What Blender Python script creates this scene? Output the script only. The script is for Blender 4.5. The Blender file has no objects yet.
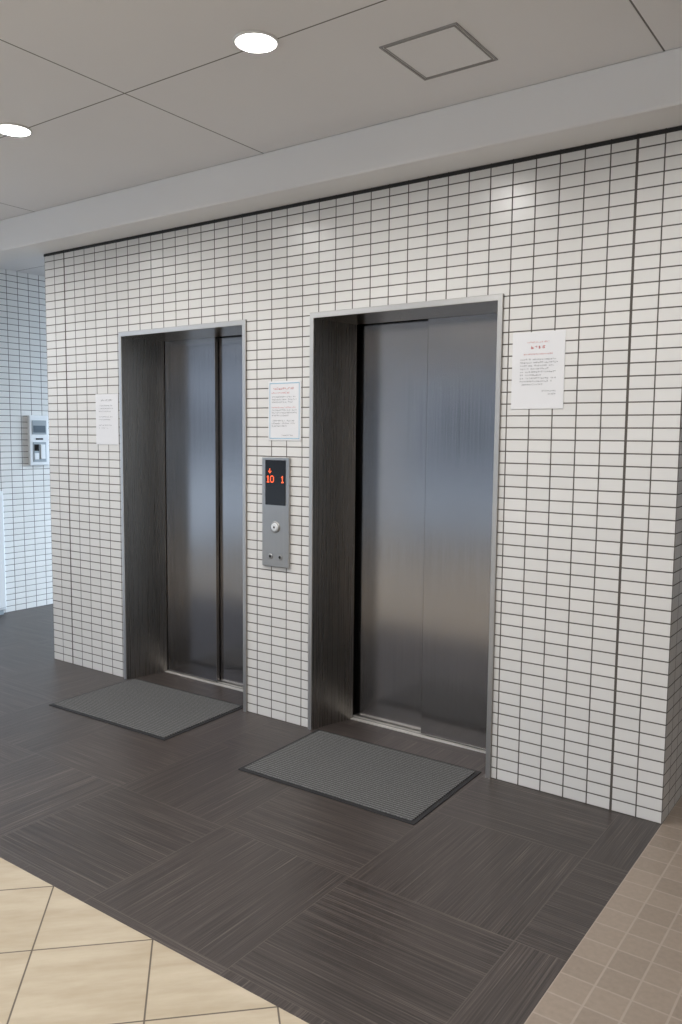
import bpy, bmesh, math, random
from mathutils import Vector, Matrix
random.seed(4)
scn = bpy.context.scene
scn.view_settings.view_transform = 'Standard'
scn.view_settings.look = 'None'
scn.view_settings.exposure = 0.0

# ---------------------------------------------------------------- dimensions
D = 3.25; CAMZ = 1.516
WL, WR = -4.686, -0.757      # elevator core wall corners
WH = 2.656                   # tiled wall height
ZC = 2.846                   # ceiling height
BY = -0.213                  # beam face
XL = -6.23                   # left wall plane
FY = -1.685                  # dark floor front edge

# ---------------------------------------------------------------- materials
def new_mat(name, col=(0.8,0.8,0.8), rough=0.5, metal=0.0, emis=None, es=0.0, spec=0.5):
    m = bpy.data.materials.new(name); m.use_nodes = True
    b = m.node_tree.nodes['Principled BSDF']
    b.inputs['Base Color'].default_value = (*col,1)
    b.inputs['Roughness'].default_value = rough
    b.inputs['Metallic'].default_value = metal
    b.inputs['Specular IOR Level'].default_value = spec
    if emis:
        b.inputs['Emission Color'].default_value = (*emis,1)
        b.inputs['Emission Strength'].default_value = es
    return m

class NT:
    def __init__(s, m):
        s.t = m.node_tree; s.b = s.t.nodes['Principled BSDF']
    def n(s, typ, **kw):
        nd = s.t.nodes.new(typ)
        for k,v in kw.items(): setattr(nd,k,v)
        return nd
    def link(s,a,b): s.t.links.new(a,b)
    def math(s, op, a, b=None, c=None):
        nd = s.n('ShaderNodeMath', operation=op)
        for i,v in enumerate((a,b,c)):
            if v is None: continue
            if isinstance(v,(int,float)): nd.inputs[i].default_value = v
            else: s.link(v, nd.inputs[i])
        return nd.outputs[0]
    def mix(s, fac, a, b, typ='MIX'):
        nd = s.n('ShaderNodeMix', data_type='RGBA', blend_type=typ)
        for sock,v in ((nd.inputs[0],fac),(nd.inputs[6],a),(nd.inputs[7],b)):
            if isinstance(v,(int,float)): sock.default_value = v
            elif isinstance(v,tuple): sock.default_value = (*v,1)
            else: s.link(v, sock)
        return nd.outputs[2]
    def xyz(s):
        tc = s.n('ShaderNodeTexCoord'); sp = s.n('ShaderNodeSeparateXYZ')
        s.link(tc.outputs['Object'], sp.inputs[0])
        return sp.outputs[0], sp.outputs[1], sp.outputs[2], tc.outputs['Object']
    def comb(s,x,y,z):
        nd = s.n('ShaderNodeCombineXYZ')
        for i,v in enumerate((x,y,z)):
            if isinstance(v,(int,float)): nd.inputs[i].default_value = v
            else: s.link(v, nd.inputs[i])
        return nd.outputs[0]
    def edge(s, coord, module, gap):
        """1 in the joint, 0 inside tile; joint centred on integer multiples"""
        u = s.math('DIVIDE', coord, module)
        fr = s.math('FRACT', u)
        d = s.math('ABSOLUTE', s.math('SUBTRACT', fr, 0.5))
        mr = s.n('ShaderNodeMapRange'); mr.clamp = True
        s.link(d, mr.inputs[0])
        h = gap/module/2
        mr.inputs[1].default_value = 0.5-h*1.25; mr.inputs[2].default_value = 0.5-h*0.75
        return mr.outputs[0], s.math('FLOOR', u)
    def bump(s, h, strength=0.3, dist=0.002):
        nd = s.n('ShaderNodeBump'); nd.inputs['Strength'].default_value = strength
        nd.inputs['Distance'].default_value = dist
        s.link(h, nd.inputs['Height']); s.link(nd.outputs[0], s.b.inputs['Normal'])
    def noise(s, vec, scale, detail=3, rough=0.5):
        nd = s.n('ShaderNodeTexNoise'); nd.inputs['Scale'].default_value = scale
        nd.inputs['Detail'].default_value = detail; nd.inputs['Roughness'].default_value = rough
        s.link(vec, nd.inputs['Vector']); return nd.outputs[0]
    def ramp(s, fac, stops):
        nd = s.n('ShaderNodeValToRGB'); e = nd.color_ramp.elements
        e[0].position, e[0].color = stops[0][0], (*stops[0][1],1)
        e[1].position, e[1].color = stops[-1][0], (*stops[-1][1],1)
        for p,c in stops[1:-1]:
            k = e.new(p); k.color = (*c,1)
        s.link(fac, nd.inputs[0]); return nd.outputs[0]

MU = (WR-WL)/39; MV = WH/53
def tile_mat(name, tile=(0.76,0.75,0.735), grout=(0.10,0.088,0.078), wide=True):
    m = new_mat(name, rough=0.25); t = NT(m)
    x,y,z,o = t.xyz()
    g = t.n('ShaderNodeNewGeometry'); sp = t.n('ShaderNodeSeparateXYZ')
    t.link(g.outputs['Normal'], sp.inputs[0])
    isx = t.math('GREATER_THAN', t.math('ABSOLUTE', sp.outputs[0]), 0.5)
    ux = t.math('SUBTRACT', x, WL)
    u = t.math('ADD', t.math('MULTIPLY', ux, t.math('SUBTRACT',1,isx)), t.math('MULTIPLY', t.math('ADD',y,10*MU), isx))
    eu, iu = t.edge(u, MU, 0.0052)
    ev, iv = t.edge(z, MV, 0.0050)
    e = t.math('MAXIMUM', eu, ev)
    if wide:
        for k in (2,37):
            d = t.math('ABSOLUTE', t.math('SUBTRACT', ux, k*MU))
            w = t.math('MULTIPLY', t.math('LESS_THAN', d, 0.0052), t.math('SUBTRACT',1,isx))
            e = t.math('MAXIMUM', e, w)
    wn = t.n('ShaderNodeTexWhiteNoise'); wn.noise_dimensions='2D'
    t.link(t.comb(iu,iv,0), wn.inputs['Vector'])
    v = t.math('MULTIPLY_ADD', wn.outputs[0], 0.06, 0.97)
    base = t.mix(1.0, tile, t.comb(v,v,v), 'MULTIPLY')
    dirt = t.noise(o, 3.0, 4)
    base = t.mix(t.math('MULTIPLY',dirt,0.08), base, (0.55,0.52,0.46))
    col = t.mix(e, base, grout)
    t.link(col, t.b.inputs['Base Color'])
    t.link(t.math('MULTIPLY_ADD', e, 0.6, 0.25), t.b.inputs['Roughness'])
    t.bump(t.math('SUBTRACT',1,e), 0.5, 0.002)
    return m
M_tile = tile_mat('porcelain_wall_tile')
M_tile2 = tile_mat('porcelain_wall_tile_left', wide=False)

def steel_mat(name, col, rough, streak=0.12, vertical=True):
    m = new_mat(name, col, rough, 1.0); t = NT(m)
    x,y,z,o = t.xyz()
    if vertical: vec = t.comb(t.math('MULTIPLY',x,260), t.math('MULTIPLY',y,260), t.math('MULTIPLY',z,1.5))
    else: vec = t.comb(t.math('MULTIPLY',x,2), t.math('MULTIPLY',y,260), t.math('MULTIPLY',z,260))
    n = t.noise(vec, 1.0, 2)
    n2 = t.noise(o, 2.2, 3)
    a = t.math('MULTIPLY_ADD', n, streak, 1-streak/2)
    a = t.math('MULTIPLY', a, t.math('MULTIPLY_ADD', n2, 0.2, 0.9))
    t.link(t.mix(1.0, col, t.comb(a,a,a), 'MULTIPLY'), t.b.inputs['Base Color'])
    t.link(t.math('MULTIPLY_ADD', n, 0.10, rough-0.05), t.b.inputs['Roughness'])
    return m
M_door = steel_mat('brushed_steel_door', (0.40,0.388,0.39), 0.17, 0.2)
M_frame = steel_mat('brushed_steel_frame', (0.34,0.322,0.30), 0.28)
M_flit = steel_mat('lit_steel_frame_face', (0.60,0.59,0.575), 0.42)  # frame steel lightened to paint in lamp light on its front face
M_plate = steel_mat('brushed_steel_plate', (0.46,0.45,0.44), 0.35)
M_sill = new_mat('aluminium_sill', (0.72,0.70,0.67), 0.5, 0.6)
M_dark = new_mat('dark_gap', (0.015,0.014,0.013), 0.7)
M_shadow = new_mat('painted_shadow_gap', (0.02,0.018,0.017), 0.6)
M_black = new_mat('black_display_glass', (0.008,0.007,0.007), 0.12)
M_led = new_mat('red_led', (0.4,0.02,0.01), 0.4, emis=(1.0,0.12,0.03), es=2.2)
M_paper = new_mat('laminated_paper', (0.80,0.80,0.82), 0.35)
M_ink = new_mat('grey_ink', (0.20,0.20,0.22), 0.6)
M_red = new_mat('red_ink', (0.62,0.16,0.16), 0.6)
M_blue = new_mat('pale_blue_ink', (0.28,0.50,0.66), 0.6)
M_white = new_mat('white_plastic', (0.76,0.78,0.80), 0.4)
M_alu = new_mat('aluminium_frame', (0.45,0.46,0.47), 0.4, 0.8)
M_hatch = new_mat('hatch_frame_grey', (0.36,0.35,0.345), 0.5, 0.2)
M_grey = new_mat('grey_plastic', (0.30,0.34,0.37), 0.4)
M_screen = new_mat('lcd_screen', (0.12,0.15,0.18), 0.15)

# ceiling (painted board with joints)
def plaster(name, col, lines=False):
    m = new_mat(name, col, 0.75); t = NT(m); x,y,z,o = t.xyz()
    n = t.noise(o, 1.2, 3); f = t.math('MULTIPLY_ADD', n, 0.08, 0.96)
    c = t.mix(1.0, col, t.comb(f,f,f), 'MULTIPLY')
    if lines:
        e1,_ = t.edge(t.math('ADD', x, 2.648), 1.828, 0.006)
        e2,_ = t.edge(t.math('ADD', y, 1.034), 0.914, 0.006)
        e = t.math('MAXIMUM', e1, e2)
        c = t.mix(e, c, (0.16,0.15,0.14))
        t.bump(t.math('SUBTRACT',1,e), 0.4, 0.002)
    t.link(c, t.b.inputs['Base Color']); return m
M_ceil = plaster('painted_ceiling_board', (0.84,0.83,0.84), True)
M_beam = plaster('painted_beam', (0.84,0.835,0.838))
M_plain = plaster('painted_plaster', (0.78,0.77,0.76))

# dark woven vinyl squares, grain alternating
def dark_floor():
    m = new_mat('dark_striped_floor_tile', rough=0.38); t = NT(m); x,y,z,o = t.xyz()
    P = 0.607
    ex, ix = t.edge(t.math('ADD', x, 0.92+P*20), P, 0.004)
    ey, iy = t.edge(t.math('ADD', y, 0.437+P*20), P, 0.004)
    par = t.math('MODULO', t.math('ADD', ix, iy), 2.0)   # 0 even
    def streak(a, b, s1, s2):
        v1 = t.comb(t.math('MULTIPLY',a,s1), t.math('MULTIPLY',b,s2), t.math('ADD', t.math('MULTIPLY',ix,3.7), t.math('MULTIPLY',iy,7.3)))
        return t.noise(v1, 1.0, 2, 0.6)
    def mx(f,a,b):
        return t.math('ADD', t.math('MULTIPLY',a,t.math('SUBTRACT',1,f)), t.math('MULTIPLY',b,f))
    sA = mx(par, streak(x,y,250,2.4), streak(y,x,250,2.4))
    sB = mx(par, streak(x,y,90,1.0), streak(y,x,90,1.0))
    s = t.math('ADD', t.math('MULTIPLY',sA,0.8), t.math('MULTIPLY',sB,0.2))
    col = t.ramp(s, [(0.34,(0.028,0.023,0.021)),(0.48,(0.046,0.037,0.034)),(0.58,(0.067,0.054,0.049)),(0.70,(0.140,0.116,0.102))])
    wn = t.n('ShaderNodeTexWhiteNoise'); wn.noise_dimensions='2D'
    t.link(t.comb(ix,iy,0), wn.inputs['Vector'])
    v = t.math('MULTIPLY_ADD', wn.outputs[0], 0.20, 0.90)
    col = t.mix(1.0, col, t.comb(v,v,v), 'MULTIPLY')
    e = t.math('MAXIMUM', ex, ey)
    col = t.mix(t.math('MULTIPLY',e,0.5), col, (0.12,0.10,0.088))
    t.link(col, t.b.inputs['Base Color'])
    t.bump(s, 0.3, 0.002)
    return m
M_fdark = dark_floor()

def cream_floor():
    m = new_mat('cream_stone_tile', rough=0.22); t = NT(m); x,y,z,o = t.xyz()
    S = 0.49/math.sqrt(2); r = 1/math.sqrt(2)
    xx = t.math('ADD', x, 2.292); yy = t.math('SUBTRACT', y, FY)
    a = t.math('ADD', t.math('MULTIPLY', t.math('ADD',xx,yy), r), S*40)
    b = t.math('ADD', t.math('MULTIPLY', t.math('SUBTRACT',xx,yy), r), S*40)
    e1,i1 = t.edge(a, S, 0.005); e2,i2 = t.edge(b, S, 0.005)
    n = t.noise(t.comb(t.math('MULTIPLY',a,3),t.math('MULTIPLY',b,14),t.math('ADD',i1,t.math('MULTIPLY',i2,3.1))), 1.0, 5, 0.6)
    col = t.ramp(n, [(0.3,(0.42,0.345,0.245)),(0.7,(0.54,0.465,0.355))])
    e = t.math('MAXIMUM', e1, e2)
    col = t.mix(e, col, (0.14,0.115,0.09))
    t.link(col, t.b.inputs['Base Color']); t.bump(t.math('SUBTRACT',n,e), 0.2, 0.002)
    return m
M_fcream = cream_floor()

def beige_floor():
    m = new_mat('beige_small_tile', rough=0.45); t = NT(m); x,y,z,o = t.xyz()
    S = 0.1
    e1,i1 = t.edge(t.math('ADD',x,0.757+S*60), S, 0.006); e2,i2 = t.edge(t.math('ADD',y,S*60), S, 0.006)
    wn = t.n('ShaderNodeTexWhiteNoise'); wn.noise_dimensions='2D'
    t.link(t.comb(i1,i2,0), wn.inputs['Vector'])
    n = t.noise(o, 60, 3)
    k = t.math('MULTIPLY_ADD', wn.outputs[0], 0.14, t.math('MULTIPLY_ADD', n, 0.3, 0.77))
    col = t.mix(1.0, (0.275,0.222,0.178), t.comb(k,k,k), 'MULTIPLY')
    e = t.math('MAXIMUM', e1, e2)
    col = t.mix(t.math('MULTIPLY',e,0.8), col, (0.36,0.30,0.25))
    t.link(col, t.b.inputs['Base Color']); t.bump(t.math('SUBTRACT',1,e), 0.3, 0.001)
    return m
M_fbeige = beige_floor()

def mat_rib():
    m = new_mat('grey_ribbed_carpet', rough=0.9, spec=0.2); t = NT(m); x,y,z,o = t.xyz()
    n = t.noise(o, 230, 3, 0.7)
    w = t.math('FRACT', t.math('DIVIDE', y, 0.0165))
    w = t.math('SINE', t.math('MULTIPLY', w, math.pi))
    s = t.math('MULTIPLY', n, t.math('MULTIPLY_ADD', w, 0.6, 0.47))
    col = t.ramp(s, [(0.20,(0.030,0.030,0.031)),(0.45,(0.105,0.105,0.106)),(0.72,(0.27,0.27,0.265))])
    t.link(col, t.b.inputs['Base Color']); t.bump(s, 0.6, 0.004)
    return m
M_rib = mat_rib()
M_rubber = new_mat('black_rubber_edge', (0.014,0.014,0.016), 0.6)
M_out = new_mat('exterior_paving', (0.50,0.50,0.49), 0.8)
M_dimmer = new_mat('added_dark_facade', (0.16,0.16,0.17), 0.8)
M_lens = new_mat('lamp_lens', (0.9,0.9,0.9), 0.5, emis=(1.0,0.98,0.94), es=30)
M_refl = new_mat('lamp_reflector', (0.85,0.85,0.84), 0.3)

# ---------------------------------------------------------------- mesh builder
class MB:
    def __init__(s, name, mats):
        s.bm = bmesh.new(); s.name=name; s.mats=mats
    def box(s, x0,x1,y0,y1,z0,z1, mi=0, bev=0.0):
        r = bmesh.ops.create_cube(s.bm, size=1.0)
        vs = r['verts']
        for v in vs:
            v.co = Vector(((x0+x1)/2+v.co.x*(x1-x0), (y0+y1)/2+v.co.y*(y1-y0), (z0+z1)/2+v.co.z*(z1-z0)))
        fs = set(f for v in vs for f in v.link_faces)
        for f in fs: f.material_index = mi
        if bev>0:
            es = list(set(e for f in fs for e in f.edges))
            r2 = bmesh.ops.bevel(s.bm, geom=es, offset=bev, segments=2, affect='EDGES', profile=0.5, material=mi)
            for f in r2['faces']: f.material_index = mi
    def quad(s, pts, mi=0):
        f = s.bm.faces.new([s.bm.verts.new(p) for p in pts]); f.material_index = mi; return f
    def lathe(s, prof, M, mi=0, n=40, smooth=True):
        rings=[]
        for r,h in prof:
            rings.append([s.bm.verts.new(M @ Vector((r*math.cos(2*math.pi*i/n), r*math.sin(2*math.pi*i/n), h))) for i in range(n)])
        for a,b in zip(rings, rings[1:]):
            for i in range(n):
                f = s.bm.faces.new((a[i],a[(i+1)%n],b[(i+1)%n],b[i])); f.material_index=mi; f.smooth=smooth
        return rings
    def cap(s, ring, mi=0, flip=False):
        f = s.bm.faces.new(list(reversed(ring)) if flip else ring); f.material_index=mi
    def done(s, parent=None, recalc=True):
        if recalc: bmesh.ops.recalc_face_normals(s.bm, faces=s.bm.faces[:])
        me = bpy.data.meshes.new(s.name); s.bm.to_mesh(me); s.bm.free()
        for m in s.mats: me.materials.append(m)
        o = bpy.data.objects.new(s.name, me); bpy.context.collection.objects.link(o)
        if parent: o.parent = parent
        return o
def empty(name, loc=(0,0,0)):
    e = bpy.data.objects.new(name, None); e.location = loc; e.empty_display_size=0.1
    bpy.context.collection.objects.link(e); return e

# ---------------------------------------------------------------- floor
f = MB('floor', [M_fdark, M_fcream, M_fbeige])
def fbox(x0,x1,y0,y1,mi): f.box(x0,x1,y0,y1,-0.08,0.0,mi)
fbox(-8.0, WR, FY, 4.5, 0)
fbox(-8.0, 4.0, -7.0, FY, 1)
fbox(WR, 4.0, FY, 4.5, 2)
f.done()
g = MB('ground_outside', [M_out]); g.box(-40,40,-40,40,-0.25,-0.12); g.done()
g = MB('added_reflection_dimmer', [M_dimmer, M_black])  # unseen facade added behind the camera to darken the door reflections
g.box(-30,30,-22,-20,-0.12,14,0)
for kx in range(-9,10):
    for kz in range(4): g.box(kx*3-0.9,kx*3+0.9,-20.02,-19.98,1.0+kz*3.2,2.6+kz*3.2,1)
g.done()

# ---------------------------------------------------------------- core wall with two openings
DOORS = [(-3.962,-2.943,'L'), (-2.517,-1.488,'R')]
FH = 2.116
w = MB('wall_back', [M_tile])
o = 0.012
xs = [WL] + [v for d in DOORS for v in (d[0]+o, d[1]-o)] + [WR]
for i in range(0,6,2): w.box(xs[i], xs[i+1], 0, 0.235, 0, ZC)
for d in DOORS: w.box(d[0]+o, d[1]-o, 0, 0.235, FH-o, ZC)
w.box(WL, WL+0.15, 0.235, 3.2, 0, ZC)
w.box(WR-0.15, WR, 0.235, 3.2, 0, ZC)
w.box(WL+0.15, WR-0.15, 3.05, 3.2, 0, ZC)
w.done()
t_ = MB('shadow_gap_strip_1', [M_shadow])  # black strip painting in the shadow gap under the beam
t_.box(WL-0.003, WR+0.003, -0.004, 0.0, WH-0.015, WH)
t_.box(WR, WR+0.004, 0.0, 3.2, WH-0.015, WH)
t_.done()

# ---------------------------------------------------------------- left wall and rest of the shell
w = MB('wall_left', [M_tile2]); w.box(XL-0.15, XL, -0.6, 4.5, 0, ZC); w.done()
w = MB('wall_right', [M_plain]); w.box(4.0, 4.15, -7.0, 4.5, 0, ZC); w.box(WR-0.15,4.0,4.35,4.5,0,ZC); w.done()  # second box: unseen rear wall added to block the sun on the right
w = MB('wall_front', [M_plain])
w.box(-8,-6.6,-7.15,-7.0,0,ZC); w.box(1.8,4.0,-7.15,-7.0,0,ZC); w.box(-6.6,1.8,-7.15,-7.0,2.4,ZC); w.done()
w = MB('window_1', [M_alu])
for k in range(8):
    xx = -6.6+8.4*k/7; w.box(max(-6.6,xx-0.03), min(1.8,xx+0.03), -7.12,-7.03,0,2.4)
w.box(-6.6,1.8,-7.13,-7.02,2.34,2.4); w.box(-6.6,1.8,-7.13,-7.02,0.0,0.08); w.done()

# ceiling with holes for downlights
c = MB('ceiling', [M_ceil]); c.box(-8.0,4.15,-7.15,4.5,ZC,ZC+0.03); ceil = c.done()
LAMPS = [(x_,y_) for y_ in (-1.062,-3.2,-5.4) for x_ in (0.95,-0.50,-1.937,-3.358,-4.78) if not (x_>0.5 and y_>-2)]  # the two rear rows are unseen, added to brighten ceiling and walls
cb = MB('cutter', [M_ceil])
for lx,ly in LAMPS:
    r = cb.lathe([(0.07,-0.05),(0.07,0.08)], Matrix.Translation((lx,ly,ZC)), n=40)
    cb.cap(r[0],flip=True); cb.cap(r[1])
cut = cb.done()
md = ceil.modifiers.new('holes','BOOLEAN'); md.operation='DIFFERENCE'; md.object=cut; md.solver='EXACT'
bpy.context.view_layer.update()
dg = bpy.context.evaluated_depsgraph_get()
me2 = bpy.data.meshes.new_from_object(ceil.evaluated_get(dg))
ceil.modifiers.clear(); ceil.data = me2; bpy.data.objects.remove(cut)

for i,(lx,ly) in enumerate(LAMPS):
    L = MB('downlight', [M_refl, M_lens])
    M = Matrix.Identity(4)
    L.lathe([(0.0695,0.003),(0.078,-0.0005),(0.079,-0.003),(0.077,-0.006),(0.070,-0.007),(0.0675,-0.004),(0.066,0.004),(0.056,0.045),(0.052,0.055)], M, 0)
    rr = L.lathe([(0.052,0.055),(0.035,0.047),(0.012,0.043)], M, 1); L.cap(rr[-1],1)
    ob = L.done(); ob.location = (lx,ly,ZC)
    ld = bpy.data.lights.new('downlight_bulb','AREA'); ld.shape='DISK'; ld.size=0.08
    ld.energy = 15.5; ld.color=(1.0,0.978,0.945)
    lo = bpy.data.objects.new('bulb_light', ld); bpy.context.collection.objects.link(lo)
    lo.parent = ob; lo.location=(0,0,0.014)

# ceiling hatch
H = ZC-CAMZ
hx0,hx1 = -1.2141*H, -0.9905*H
hy0,hy1 = 1.848*H-D, 2.085*H-D
h = MB('ceiling_access_hatch', [M_hatch, M_ceil])
zt = ZC
def fr(a,z0,z1,mi,i):
    h.box(hx0+i,hx1-i,hy0+i,hy0+i+a,z0,z1,mi); h.box(hx0+i,hx1-i,hy1-i-a,hy1-i,z0,z1,mi)
    h.box(hx0+i,hx0+i+a,hy0+i+a,hy1-i-a,z0,z1,mi); h.box(hx1-i-a,hx1-i,hy0+i+a,hy1-i-a,z0,z1,mi)
fr(0.006, zt-0.004, zt, 0, 0.0)
fr(0.004, zt-0.0035, zt, 0, 0.0125)
h.box(hx0+0.0165,hx1-0.0165,hy0+0.0165,hy1-0.0165,zt-0.002,zt,1)
h.done()

# beam / soffit in front of the wall top
b = MB('beam', [M_beam]); b.box(-8.0, 4.0, BY, -0.0045, WH, ZC, 0)
bo = b.done()
bv = bo.modifiers.new('bev','BEVEL'); bv.width=0.008; bv.segments=3

# ---------------------------------------------------------------- elevators
def elevator(x0, x1, side):
    root = empty('elevator', ((x0+x1)/2, 0, 0))
    inv = Matrix.Translation((-(x0+x1)/2,0,0))
    def fin(mb):
        ob = mb.done(); ob.data.transform(inv); ob.parent = root; return ob
    F = MB('door_frame', [M_frame, M_flit])
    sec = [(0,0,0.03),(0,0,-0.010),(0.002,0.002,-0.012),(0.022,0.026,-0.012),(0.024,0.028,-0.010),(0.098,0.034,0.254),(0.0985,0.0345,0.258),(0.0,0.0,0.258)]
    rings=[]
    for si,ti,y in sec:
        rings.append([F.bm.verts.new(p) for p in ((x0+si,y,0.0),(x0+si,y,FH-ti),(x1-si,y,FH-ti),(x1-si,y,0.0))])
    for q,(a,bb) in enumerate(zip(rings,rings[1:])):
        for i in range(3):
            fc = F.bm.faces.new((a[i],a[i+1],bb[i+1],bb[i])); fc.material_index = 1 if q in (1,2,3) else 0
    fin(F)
    ix0, ix1 = x0+0.098, x1-0.098
    mid = (ix0+ix1)/2
    if side=='L': front=(ix0-0.06, mid+0.02); back=(mid-0.02, ix1+0.06)
    else: front=(mid+0.000, ix1+0.06); back=(ix0-0.06, mid+0.05)
    P = MB('front_door_panel', [M_door]); P.box(front[0],front[1],0.262,0.288,0.010,FH+0.02,0,0.0025); fin(P)
    P = MB('rear_door_panel', [M_door]); P.box(back[0],back[1],0.293,0.319,0.010,FH+0.02,0,0.0025); fin(P)
    S = MB('sill', [M_sill, M_dark])
    S.box(ix0-0.02,ix1+0.02,0.240,0.268,-0.001,0.004,0)
    S.box(ix0-0.02,ix1+0.02,0.268,0.280,-0.001,0.001,1)
    S.box(ix0-0.02,ix1+0.02,0.280,0.300,-0.001,0.004,0)
    S.box(ix0-0.02,ix1+0.02,0.300,0.312,-0.001,0.001,1)
    S.box(ix0-0.02,ix1+0.02,0.312,0.350,-0.001,0.004,0)
    fin(S)
    B = MB('shaft_light_blocker', [M_dark]); B.box(x0-0.1,x1+0.1,0.40,0.42,0.0,FH+0.15); B.box(x0-0.1,x1+0.1,0.26,0.42,FH+0.1,FH+0.15); fin(B)  # unseen dark panels added behind the doors to block light
for d in DOORS: elevator(*d)

# ---------------------------------------------------------------- hall call panel
px0,px1,pz0,pz1 = -2.824,-2.642,0.826,1.400
p = MB('elevator_call_panel', [M_plate, M_black, M_led, M_white, M_dark])
p.box(px0,px1,-0.016,0.0,pz0,pz1,0,0.003)
p.box(px0+0.024,px1-0.022,-0.0185,-0.015,1.151,1.385,1,0.001)
DM = {'1':["00100","01100","00100","00100","00100","00100","01110"],
      '0':["01110","10001","10001","10001","10001","10001","01110"],
      'v':["00100","00100","00100","10101","01110","00100"]}
def dots(ch, cx, cz, s):
    rows = DM[ch]
    for r,row in enumerate(rows):
        for q,cc in enumerate(row):
            if cc=='1':
                X = cx+(q-2)*s; Z = cz-(r-(len(rows)-1)/2)*s
                p.box(X-s*0.42,X+s*0.42,-0.0195,-0.0183,Z-s*0.42,Z+s*0.42,2)
dots('v', -2.768, 1.329, 0.0044)
dots('1', -2.780, 1.286, 0.0052); dots('0', -2.753, 1.286, 0.0052)
dots('1', -2.683, 1.286, 0.0052)
Rm = Matrix.Rotation(math.radians(90),4,'X')
bc = Matrix.Translation(((px0+px1)/2,-0.016,1.036)) @ Rm
p.lathe([(0.030,0.0),(0.030,0.004),(0.024,0.006),(0.022,0.004)], bc, 0)
r = p.lathe([(0.022,0.004),(0.0215,0.008),(0.016,0.010)], bc, 3); p.cap(r[-1],3)
p.box((px0+px1)/2-0.005,(px0+px1)/2+0.005,-0.0275,-0.0255,1.031,1.041,4)
for dx in (-0.033,0.033):
    m_ = Matrix.Translation(((px0+px1)/2+dx,-0.016,0.880)) @ Rm
    r = p.lathe([(0.0145,0.0),(0.0145,0.003),(0.012,0.004),(0.008,0.0035)], m_, 0)
    p.cap(r[-1],4)
p.done()

# ---------------------------------------------------------------- notices
def glyphs(n, cx, z, count, s, mi, y, align='c', gap=1.12):
    wdt = count*s*gap
    xs_ = cx - wdt/2 if align=='c' else cx
    for k in range(count):
        if random.random()<0.06: continue
        a = xs_ + k*s*gap; t = s*0.14
        for _ in range(random.choice((2,3,4,4))):
            if random.random()<0.6:
                zz = z + random.uniform(0.05,0.88)*s; l = random.uniform(0.5,0.95)*s; q = a+random.uniform(0,0.95*s-l)
                n.quad([(q,y,zz),(q+l,y,zz),(q+l,y,zz+t),(q,y,zz+t)], mi)
            else:
                q = a + random.uniform(0.1,0.8)*s; l = random.uniform(0.5,0.95)*s; zz = z+random.uniform(0,0.95*s-l)
                n.quad([(q,y,zz),(q+t,y,zz),(q+t,y,zz+l),(q,y,zz+l)], mi)
def notice(x0,x1,z0,z1,kind):
    n = MB('paper_notice', [M_paper, M_ink, M_red, M_blue])
    n.box(x0,x1,-0.0022,0.0,z0,z1,0,0.0006)
    y = -0.0027; cx=(x0+x1)/2; W=x1-x0; Hh=z1-z0
    if kind=='right':
        glyphs(n,cx,z1-0.045,14,0.0062,2,y)
        glyphs(n,cx,z1-0.070,4,0.014,2,y,gap=1.2)
        glyphs(n,cx,z1-0.094,17,0.0066,2,y)
        z = z1-0.116
        for k,cnt in enumerate((20,21,19,16,20,12,20,18,13)):
            if cnt: glyphs(n,x0+0.036,z,cnt,0.0070,1,y,'l')
            z -= 0.0128
        glyphs(n,x1-0.095,z-0.014,9,0.0062,1,y,'l'); glyphs(n,x1-0.075,z-0.027,7,0.0062,1,y,'l')
    elif kind=='mid':
        e=0.004; m=0.009
        for a in ((x0+m,x1-m,z0+m,z0+m+e),(x0+m,x1-m,z1-m-e,z1-m),(x0+m,x0+m+e,z0+m,z1-m),(x1-m-e,x1-m,z0+m,z1-m)):
            n.quad([(a[0],y,a[2]),(a[1],y,a[2]),(a[1],y,a[3]),(a[0],y,a[3])],3)
        glyphs(n,cx,z1-0.044,12,0.0115,2,y)
        glyphs(n,x0+0.022,z1-0.064,12,0.009,2,y,'l')
        z=z1-0.084
        for k,cnt in enumerate((19,20,17,0,19,20,20,14,0,18,19,12)):
            if cnt: glyphs(n,x0+0.024,z,cnt,0.0074,2 if k==4 else 1,y,'l')
            z-=0.0135
        glyphs(n,cx+0.02,z0+0.024,10,0.0066,1,y)
    else:
        glyphs(n,cx,z1-0.045,9,0.011,1,y)
        z=z1-0.075
        for cnt in (18,19,16,0,18,15,0,17,12):
            if cnt: glyphs(n,x0+0.03,z,cnt,0.0064,1,y,'l')
            z-=0.017
    ob = n.done(recalc=False)
    c0 = Vector(((x0+x1)/2,0,(z0+z1)/2)); ob.data.transform(Matrix.Translation(-c0)); ob.location = c0 + Vector((0,-0.0008,0))
    return ob
notice(-1.442,-1.214,1.632,1.948,'right')
notice(-2.792,-2.576,1.486,1.789,'mid')
notice(-4.196,-3.984,1.446,1.755,'left')

# ---------------------------------------------------------------- door mats
def doormat(cx,cy,w_,d_,rot):
    m = MB('door_mat', [M_rib, M_rubber])
    m.box(-w_/2,w_/2,-d_/2,d_/2,0.0,0.004,1,0.0015)
    m.box(-w_/2+0.020,w_/2-0.020,-d_/2+0.020,d_/2-0.020,0.003,0.009,0,0.002)
    ob = m.done(); ob.location=(cx,cy,0); ob.rotation_euler[2]=math.radians(rot)
doormat(-2.000,-0.290,0.915,0.62,1.0)
doormat(-3.448,-0.270,0.915,0.62,1.5)

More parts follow.
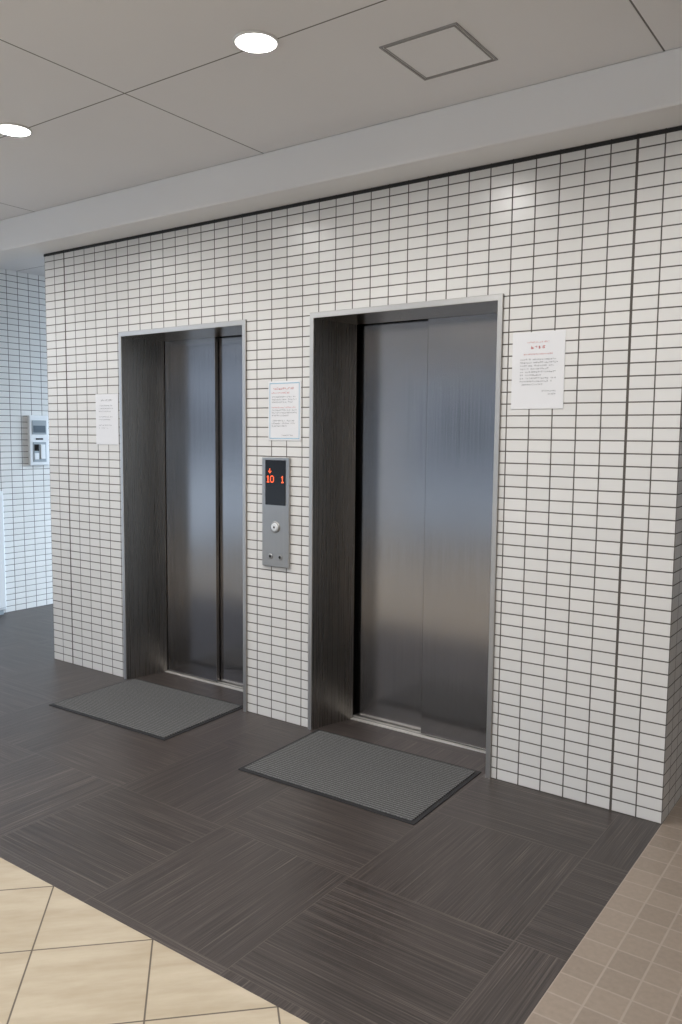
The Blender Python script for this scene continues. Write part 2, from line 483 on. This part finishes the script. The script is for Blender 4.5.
# ---------------------------------------------------------------- intercom on left wall
ic = MB('intercom_panel', [M_white, M_screen, M_grey, M_black])
iy0,iy1,iz0,iz1 = 0.862,1.05,1.235,1.662
ic.box(XL,XL+0.03,iy0,iy1,iz0,iz1,0,0.006)
ic.box(XL+0.028,XL+0.034,iy0+0.025,iy1-0.025,1.50,1.62,2,0.002)
ic.box(XL+0.032,XL+0.035,iy0+0.035,iy1-0.035,1.515,1.575,1,0.001)
ic.box(XL+0.028,XL+0.033,iy0+0.03,iy1-0.03,1.265,1.435,2,0.002)
ic.box(XL+0.031,XL+0.036,iy0+0.042,iy0+0.085,1.36,1.415,3,0.002)
ic.box(XL+0.031,XL+0.040,iy0+0.10,iy0+0.145,1.29,1.415,0,0.003)
ic.box(XL+0.031,XL+0.036,iy0+0.042,iy0+0.085,1.285,1.34,0,0.002)
ic.box(XL+0.028,XL+0.033,iy0+0.06,iy1-0.06,1.455,1.468,3)
ic.done()

# low white cabinet against the left wall
cbn = MB('white_cabinet', [M_white, M_grey])
cbn.box(XL+0.002,XL+0.05,-0.55,0.59,0.04,1.03,0,0.004)
cbn.box(XL+0.002,XL+0.04,-0.53,0.57,0.0,0.04,1)
for k in range(2):
    y0=-0.54+k*0.57; cbn.box(XL+0.048,XL+0.062,y0,y0+0.55,0.06,1.01,0,0.003)
    cbn.box(XL+0.060,XL+0.075,y0+0.47-k*0.4,y0+0.485-k*0.4,0.5,0.62,1,0.002)
cbn.done()

# ---------------------------------------------------------------- world
wd = bpy.data.worlds.new('World'); scn.world = wd; wd.use_nodes=True
bg = wd.node_tree.nodes['Background']
bg.inputs[0].default_value=(0.66,0.80,1.0,1); bg.inputs[1].default_value=1.9
sd = bpy.data.lights.new('daylight','SUN'); sd.energy=9.0; sd.angle=math.radians(35); sd.color=(0.68,0.84,1.0)
so = bpy.data.objects.new('daylight', sd); bpy.context.collection.objects.link(so)
so.rotation_euler = Vector((-0.5,-1.0,-0.25)).to_track_quat('-Z','Y').to_euler(); so.location=(0,8,4)

# ---------------------------------------------------------------- camera
cam = bpy.data.cameras.new('Camera'); co = bpy.data.objects.new('Camera', cam)
bpy.context.collection.objects.link(co)
cam.sensor_fit='HORIZONTAL'; cam.sensor_width=24.0; cam.lens=815*24/682
cam.clip_start=0.05
fwd = Vector((-0.5804,0.8116,-0.0940)).normalized()
rt = Vector((0.8119,0.5796,0.0089)); rt = (rt - rt.dot(fwd)*fwd).normalized()
up = rt.cross(fwd)
Mx = Matrix((rt, up, -fwd)).transposed().to_4x4(); Mx.translation = Vector((0,-D,CAMZ))
co.matrix_world = Mx
scn.camera = co
